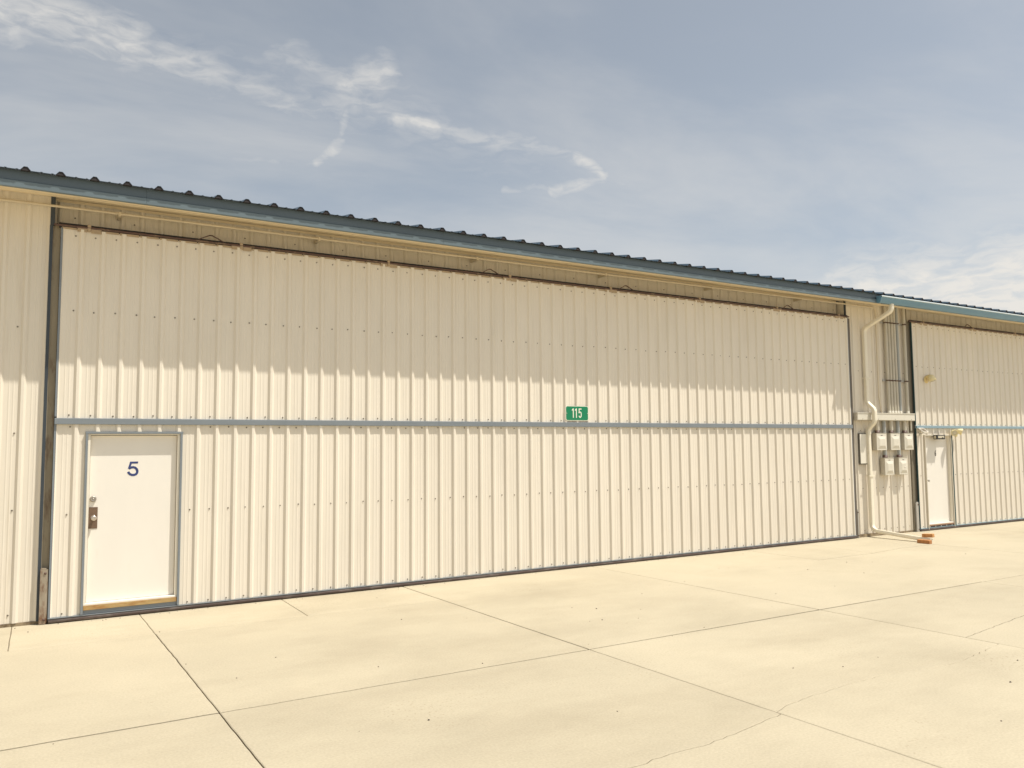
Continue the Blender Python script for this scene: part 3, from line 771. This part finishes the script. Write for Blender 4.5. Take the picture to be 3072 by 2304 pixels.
build('lock_plate', MB().box(.166, .266, .0375, .0425, .985, 1.222, .002), 'bronze', slab1, label='brown lock guard plate')
kn = MB().lathe([(0, .030), (.006, .030), (.010, .014), (.030, .013), (.036, .024), (.050, .030), (.062, .027), (.068, .018), (.066, .010), (.066, 0)], (.226, .0375, 1.104), (0, -1, 0), 24)
build('door_knob', kn, 'brass', slab1, label='round nickel door knob')
build('deadbolt', MB().lathe([(0, .026), (.010, .026), (.020, .021), (.022, 0)], (s2[0]+.05, .043, 1.29), (0, -1, 0), 18), 'galv', slab2)
build('door_knob', MB().lathe([(0, .028), (.006, .028), (.010, .013), (.028, .012), (.036, .022), (.050, .028), (.062, .024), (.066, 0)], (s2[0]+.06, .043, 1.045), (0, -1, 0), 20), 'galv', slab2)
build('side_trim', MB().box(16.8005, 16.850, -.030, .004, .03, 2.0), 'greentrim', frame2, label='dark trim on the right side of the door')
bl = MB()
for i in range(5): bl.lathe([(0, .012), (.006, .012), (.010, .006), (.010, 0)], (15.90+.20*i, -.0125, .078), (0, -1, 0), 8)
build('kick_strip_bolts', bl, 'lid', frame2, kind='stuff')

# ================================================================ ADDRESS SIGN
def rounded_rect(w, h, r, n=6):
    pts = []
    for cx, cy, a0 in ((w/2-r, h/2-r, 0), (-w/2+r, h/2-r, 90), (-w/2+r, -h/2+r, 180), (w/2-r, -h/2+r, 270)):
        for i in range(n+1):
            a = math.radians(a0 + 90*i/n); pts.append((cx+r*math.cos(a), cy+r*math.sin(a)))
    return pts
SX, SZ, SY = 6.812, 2.352, -.0275
sg = thing('address_sign', (SX, SY, SZ-.113), 'small green number sign 115 above the middle rail of the door', 'sign')
sp = build('sign_plate', MB().prism([(SX+a, SZ+b) for a, b in rounded_rect(.432, .228, .032)], SY-.002, SY, 'y'), 'signwhite', sg)
build('green_face', MB().prism([(SX+a, SZ+b) for a, b in rounded_rect(.414, .212, .026)], SY-.0032, SY-.0021, 'y'), 'green', sg)
def stroke_digit(poly_list, x, z, y):
    mb = MB()
    for pl in poly_list: mb.prism([(x+a, z+b) for a, b in pl], y-.0012, y, 'y')
    return mb
one = [[(-.004, -.072), (.012, -.072), (.012, .072), (-.002, .072), (-.022, .050), (-.022, .034), (-.004, .046)]]
five = [[(-.026, .072), (-.026, .057), (.028, .057), (.028, .072)], [(-.026, .0565), (-.026, -.002), (-.0105, -.002), (-.0105, .0565)]]
curve = [(-.026, .004), (-.012, .017), (.004, .019), (.017, .008), (.021, -.012), (.021, -.036), (.014, -.056), (0, -.064), (-.014, -.058), (-.021, -.040)]
for j, dx in enumerate((-.072, -.014)): build('numeral', stroke_digit(one, SX+dx-.005, SZ+.002, SY-.0033), 'signwhite', sg)
build('numeral', stroke_digit(five[:1], SX+.055, SZ+.002, SY-.0033), 'signwhite', sg)
f5 = sg.children[-1]
mb5 = stroke_digit(five[1:], SX+.055, SZ+.002, SY-.0033)
ribbon([(SX+.055+a, SZ+.002+b) for a, b in curve], .0155, SY-.0048, SY-.0034, mb5)
build('numeral_bowl', mb5, 'signwhite', sg)
for dx in (-.196, .196):
    build('bolt', MB().lathe([(0, .007), (.004, .007), (.006, .004), (.006, 0)], (SX+dx, SY-.0033, SZ-.002), (0, -1, 0), 8), 'galv', sg)

# ================================================================ GUTTER AND DOWNSPOUT
GX0 = 13.625
gprof = [(-.551, 4.70), (-.551, 4.565), (-.600, 4.565), (-.622, 4.600), (-.640, 4.648), (-.652, 4.672), (-.652, 4.694), (-.640, 4.694), (-.640, 4.684), (-.645, 4.676), (-.634, 4.648), (-.616, 4.602), (-.596, 4.570), (-.556, 4.570), (-.556, 4.70)]
gprof = [(a-.012, b) for a, b in gprof]
gut = thing('rain_gutter', (20.0, -.6, 4.56), 'bright blue rain gutter along the right end of the eave', 'gutter')
gc = [GX0, 16.75, 19.9, 23.0, 26.2, 29.4, BX1]
for i, (a, b) in enumerate(zip(gc, gc[1:])):
    dz = .0015*(i % 2)
    build('gutter_length', MB().prism([(p, q-dz) for p, q in gprof], a + (.0 if i == 0 else .0005), b, 'x'), 'gutter', gut)
build('gutter_bead', MB().tube([(GX0, -.660, 4.690), (22, -.660, 4.690), (BX1, -.660, 4.692)], .015, 10), 'bead_glint', gut)
build('end_cap', MB().prism([(-.5505, 4.70), (-.5505, 4.563), (-.602, 4.563), (-.624, 4.599), (-.642, 4.648), (-.654, 4.672), (-.654, 4.696)], GX0-.004, GX0-.0005, 'x'), 'gutter', gut)
# downspout: rounded rectangular pipe
def rrect(w, d, r): return rounded_rect(w, d, r, 3)
DX = 13.955; DY = -.018
dsp = thing('downspout', (DX, DY, 0), 'cream downspout bending round the wire trough down to the two bricks', 'downspout')
p = rounded_path([(DX+.075, -.592, 4.575), (DX+.072, -.585, 4.44), (DX, DY, 4.155), (DX, DY, 2.66), (DX+.012, -.165, 2.52), (DX+.012, -.165, 2.27), (DX, DY, 2.12), (DX, DY, .17), (13.90, -.16, .125), (13.91, -1.26, .048)], .13, 9)
build('pipe', MB().sweep(p, rrect(.070, .088, .016), True, Vector((0, 1, 0))), 'spout', dsp)
for z in (3.15, 1.20):
    build('strap', MB().box(DX-.085, DX+.085, DY-.047, DY-.0425, z-.014, z+.014).box(DX-.054, DX-.0515, DY-.0424, .03, z-.014, z+.014).box(DX+.0515, DX+.054, DY-.0424, .03, z-.014, z+.014), 'spout', dsp)
build('collar', MB().sweep([(DX, DY, 2.10), (DX, DY, 2.02)], rrect(.077, .095, .018), True, Vector((0, 1, 0))), 'spout', dsp)

# ================================================================ CONDUITS, TROUGH AND BOXES
cd = thing('conduit_run', (6, .02, 4.58), 'thin cream conduit along the wall under the eave', 'conduit')
cp = [(BX0+.2, .018, 4.572)]
xx = -5
while xx < 14.2: cp.append((xx, .018 + random.uniform(-.002, .002), 4.575 + .0035*xx + random.uniform(-.002, .002))); xx += 1.3
cp += [(14.25, .018, 4.622), (14.39, .018, 4.622), (14.40, .018, 4.45), (14.40, .020, 3.05), (14.40, .022, 2.80), (14.47, .024, 2.50), (14.475, .024, 2.462)]
pp = cp[:-7] + rounded_path(cp[-7:], .12, 7)
build('conduit', MB().tube(pp, .0145, 10), 'creampipe', cd)
xx = -4.3
while xx < 14:
    build('clip', MB().box(xx-.015, xx+.015, .000, (HEAD_Y-.026 if xx > -.2 else .044), 4.575+.0035*xx-.030, 4.575+.0035*xx+.020), 'creampipe', cd); xx += 2.35
tr = thing('wire_trough', (14.5, .0, 2.305), 'long grey wire trough above the electrical boxes', 'cable trough')
build('trough_body', MB().box(13.535, 15.43, -.085, .03, 2.302, 2.452, .004), 'box', tr)
build('cover', MB().box(13.545, 15.425, -.0885, -.0855, 2.312, 2.440), 'lid', tr)
build('top_lip', MB().box(13.535, 15.43, -.096, -.0855, 2.441, 2.4555), 'lid', tr)
for xx in (13.7, 14.2, 14.75, 15.3): build('bolt', MB().lathe([(0, .007), (.004, .007), (.006, 0)], (xx, -.0885, 2.33), (0, -1, 0), 8), 'screw', tr)
names = ['leftmost of the upright grey conduits above the wire trough', 'second from left upright grey conduit above the wire trough', 'third from left upright grey conduit above the wire trough',
         'fourth from left upright grey conduit above the wire trough', 'bluish grey upright conduit above the wire trough', 'rightmost upright conduit beside the second hangar door']
for i, (xx, rr) in enumerate(zip((14.685, 14.780, 14.875, 14.97, 15.068, 15.315), (.033, .033, .034, .033, .031, .034))):
    c = thing('vertical_conduit', (xx, -.005, 2.456), names[i], 'conduit', 'upright conduits above the wire trough')
    ztop = 4.672
    build('pipe', MB().tube([(xx, -.005, 2.4565), (xx+random.uniform(-.004, .004), -.004, 3.5), (xx+random.uniform(-.004, .004), -.004, ztop)], rr, 12), 'pipeblue' if i == 4 else 'pipe', c)
    build('connector', MB().lathe([(0, rr+.004), (.022, rr+.004), (.024, rr+.002), (.050, rr+.002), (.052, rr+.001)], (xx, -.005, 2.457), (0, 0, 1), 12), 'lid', c)
    for z in (3.13, 4.33):
        build('clamp', MB().lathe([(0, rr+.003), (.026, rr+.003)], (xx, -.005, z-.013), (0, 0, 1), 12).box(xx-.006, xx+.006, -.005-rr-.018, -.005-rr, z-.010, z+.010), 'hinge', c)
for lab, z in (('lower steel strut bar behind the upright conduits', 3.13), ('upper steel strut bar behind the upright conduits', 4.33)):
    st = build('strut_bar', MB().prism([(14.56-.0, .021), (15.37, .021), (15.37, .030), (14.56, .030)], z-.020, z+.020), 'galv', base=(14.97, .025, z))
    tag(st, lab, 'bracket', 'strut bars')
BOXES = [(14.14, 14.475, 1.70, 2.04, 'upper left grey electrical box under the wire trough'), (14.60, 14.915, 1.70, 2.04, 'upper middle grey electrical box under the wire trough'),
         (15.06, 15.37, 1.70, 2.04, 'upper right grey electrical box beside the second hangar door'), (14.375, 14.68, 1.197, 1.54, 'lower left grey electrical box of the bottom row'), (14.84, 15.14, 1.197, 1.54, 'lower right grey electrical box of the bottom row')]
for i, (a, b, z0, z1, lab) in enumerate(BOXES):
    e = thing('electrical_box', ((a+b)/2, 0, z0), lab, 'electrical box', 'electrical boxes on the wall')
    yf = -.062
    build('enclosure', MB().box(a, b, yf, .0355, z0, z1, .004), 'box', e)
    build('top_hood', MB().box(a-.006, b+.004, yf-.008, .024, z1+.0005, z1+.010), 'box', e)
    c = MB(); x0, x1, w0, w1 = a+.008, b-.008, z0+.008, z1-.006
    c.box(x0, x1, yf-.006, yf-.0005, w0, w1)
    i0, i1, j0, j1 = x0+.075, x1-.075, w0+.085, w1-.110
    o0, o1, q0, q1 = x0+.022, x1-.022, w0+.022, w1-.050
    yb, yt = yf-.0062, yf-.024
    c.add([(o0, yb, q0), (o1, yb, q0), (o1, yb, q1), (o0, yb, q1), (i0, yt, j0), (i1, yt, j0), (i1, yt, j1), (i0, yt, j1)],
          [(0, 1, 5, 4), (1, 2, 6, 5), (2, 3, 7, 6), (3, 0, 4, 7), (4, 5, 6, 7)])
    lid = build('cover', c, 'lid', e)
    build('latch', MB().box((a+b)/2-.028, (a+b)/2+.028, yf-.0085, yf-.0061, w1-.036, w1-.026), 'black', lid)
    if i == 4: build('seal', MB().lathe([(0, .012), (.006, .012), (.008, 0)], ((i0+i1)/2+.02, yt, (j0+j1)/2), (0, -1, 0), 10), 'white', lid)
    cx = (a+b)/2 - .05
    ztop = 2.3015
    build('nipple', MB().tube([(cx, -.012, z1+.0105), (cx, -.012, ztop)], .040 if i < 3 else .034, 12), 'pipe' if i < 3 else 'pipeblue', e)
    build('lock_nut', MB().lathe([(0, .050), (.020, .050), (.022, .046), (.050, .046), (.052, .041)], (cx, -.012, z1+.011), (0, 0, 1), 10), 'hinge', e)
    if i < 3:
        build('side_pipe', MB().tube([(b+.045, .004, 2.3015), (b+.045, .004, 2.10 if i == 2 else 2.06)], .02, 10), 'pipe', e) if i == 2 else None
cab = thing('wall_cabinet', (13.83, .03, 1.43), 'tall flat pale cabinet partly behind the downspout', 'cabinet')
build('cabinet_body', MB().box(13.69, 13.985, .004, .029, 1.428, 2.045), 'cabframe', cab)
build('cabinet_door', MB().box(13.705, 13.972, -.004, .0035, 1.446, 2.030, .002), 'cab', cab)
build('cabinet_mount', MB().box(13.72, 13.95, .0295, .0575, 1.46, 2.0), 'cabframe', cab)

# ================================================================ LAMPS ON THE SECOND DOOR
wl_ = thing('wall_lamp', (16.03, 0, 3.2), 'yellowed round wall lamp on the upper part of the second hangar door', 'lamp')
build('back_plate', MB().lathe([(0, .080), (.014, .080), (.022, .070), (.022, 0)], (15.99, -.0245, 3.195), (0, -1, 0), 24), 'yellow', wl_)
hood = MB().lathe([(.0, .030), (.02, .052), (.05, .066), (.10, .072), (.135, .073), (.135, .062), (.10, .058), (.05, .048), (.03, 0)], (16.0, -.115, 3.285), (.12, -.35, -1), 20)
build('hood', hood, 'yellow2', wl_)
build('neck', MB().tube([(15.99, -.05, 3.24), (15.998, -.12, 3.255)], .045, 12), 'yellow', wl_)
build('lens', MB().lathe([(0, .0), (0, .057), (.006, .057), (.02, .045), (.028, .0)], (16.0145, -.1585, 3.165), (.12, -.35, -1), 16), 'lens', wl_)
fl_ = thing('flood_lamp', (16.86, 0, 2.03), 'cream twin flood lamp beside the top of white door number 6', 'lamp')
build('back_plate', MB().lathe([(0, .055), (.020, .055), (.028, .045), (.028, 0)], (16.88, -.0245, 2.065), (0, -1, 0), 18), 'yellow', fl_)
for (hx, hz, ax) in ((16.80, 2.085, (-.55, -.8, -.35)), (16.965, 2.10, (.55, -.8, -.30))):
    h = build('lamp_head', MB().lathe([(0, .014), (.004, .040), (.035, .053), (.075, .068), (.10, .072), (.10, .062), (.085, .055), (.083, 0)], (hx, -.075, hz), ax, 18), 'yellow2', fl_)
    v = Vector(ax).normalized()
    build('lens', MB().lathe([(.0835, .0545), (.092, .036), (.096, 0)], (hx, -.075, hz), ax, 16), 'lens', h)
    build('arm', MB().tube([(16.88, -.05, 2.065), (hx, -.078, hz)], .012, 8), 'yellow', h)
build('sensor', MB().lathe([(0, .010), (.005, .026), (.04, .030), (.055, .024), (.062, 0)], (16.895, -.06, 2.015), (.1, -.85, -.6), 14), 'yellow2', fl_)
ml = thing('motion_lamp', (16.27, 0, 1.91), 'small black framed rectangular lamp above white door number 6', 'lamp')
build('lamp_body', MB().box(16.13, 16.44, -.115, -.036, 1.915, 2.012, .008), 'black', ml)
build('lens', MB().box(16.175, 16.395, -.120, -.1155, 1.940, 1.990, .002), 'lens', ml)
build('side_lens', MB().box(16.1265, 16.1295, -.100, -.055, 1.93, 1.995), 'lens', ml)
build('sensor', MB().lathe([(0, .018), (.012, .016), (.018, 0)], (16.33, -.1202, 1.945), (0, -1, 0), 12), 'black', ml)
so_ = thing('solar_panel', (15.66, 0, 2.08), 'small tilted solar panel with white frame left of white door number 6', 'solar panel')
def tilted(mb, c, ang, rz):
    q = Quaternion((1, 0, 0), ang); z = Quaternion((0, 0, 1), rz); C = Vector(c)
    mb.v = [tuple(C + z @ (q @ Vector(v))) for v in mb.v]; return mb
pc = (15.67, -.11, 2.105)
fr = MB().box(-.085, .085, -.075, -.061, -.009, .009).box(-.085, .085, .061, .075, -.009, .009).box(-.085, -.071, -.0605, .0605, -.009, .009).box(.071, .085, -.0605, .0605, -.009, .009)
build('panel_frame', tilted(fr, pc, math.radians(38), math.radians(0)), 'white', so_)
build('solar_cells', tilted(MB().box(-.0705, .0705, -.0605, .0605, -.006, .004), pc, math.radians(38), 0), 'solar', so_)
build('bracket', MB().tube([(15.66, -.030, 2.02), (15.66, -.07, 2.03), (15.66, -.125, 2.095)], .010, 8), 'lid', so_)
build('foot', MB().box(15.63, 15.69, -.040, -.0245, 1.99, 2.05), 'lid', so_)

# ================================================================ BRICKS AND GRIT
b1 = build('brick', MB().box(-.048, .048, -.115, .115, 0, .066, .006), 'brick', base=(0, 0, 0)); b1.location = (13.775, -1.205, .001); b1.rotation_euler = (0, 0, math.radians(4))
tag(b1, 'orange red brick on the ground left of the downspout end', 'brick', 'bricks at the downspout end')
b2 = build('brick', MB().box(-.048, .048, -.095, .095, 0, .066, .006), 'brick_pale', base=(0, 0, 0)); b2.location = (13.935, -1.185, .099); b2.rotation_euler = (math.radians(-3.8), 0, math.radians(9))
tag(b2, 'orange brick resting on top of the downspout end', 'brick', 'bricks at the downspout end')
gr = MB()
def grain(x, y, r):
    vs = []; n = 5
    for k, (h, f) in enumerate(((0, 1), (.6, .8))):
        for i in range(n):
            t = 2*math.pi*i/n + k; q = r*f*random.uniform(.6, 1.2); vs.append((x+q*math.cos(t), y+q*math.sin(t)*.7, .0005 + h*r))
    gr.add(vs, [(i, (i+1) % n, n+(i+1) % n, n+i) for i in range(n)] + [tuple(range(n, 2*n))])
known = [(4.9, -3.1), (5.2, -2.6), (5.0, -2.4), (5.6, -2.9), (9.3, -1.7), (9.5, -2.05), (8.5, -1.25), (8.65, -1.3), (10.6, -1.9), (9.9, -2.7), (7.6, -3.1), (5.55, -3.95), (3.0, -3.9), (3.2, -5.5), (2.0, -4.95), (1.1, -3.2), (6.0, -5.6), (6.9, -6.3), (13.0, -2.4), (14.5, -3.6), (6.2, -6.6), (3.1, -1.9)]
for x, y in known: grain(x, y, random.uniform(.005, .011))
for i in range(45): grain(random.uniform(-1, 16), random.uniform(-7.5, -.15), random.uniform(.003, .008))
for i in range(60): grain(random.uniform(-1, 13.4), -.06-abs(random.gauss(0, .05)), random.uniform(.003, .008))
grit = build('grit', gr, 'dirt'); tag(grit, 'dark specks of grit scattered on the concrete', 'grit', kind='stuff')
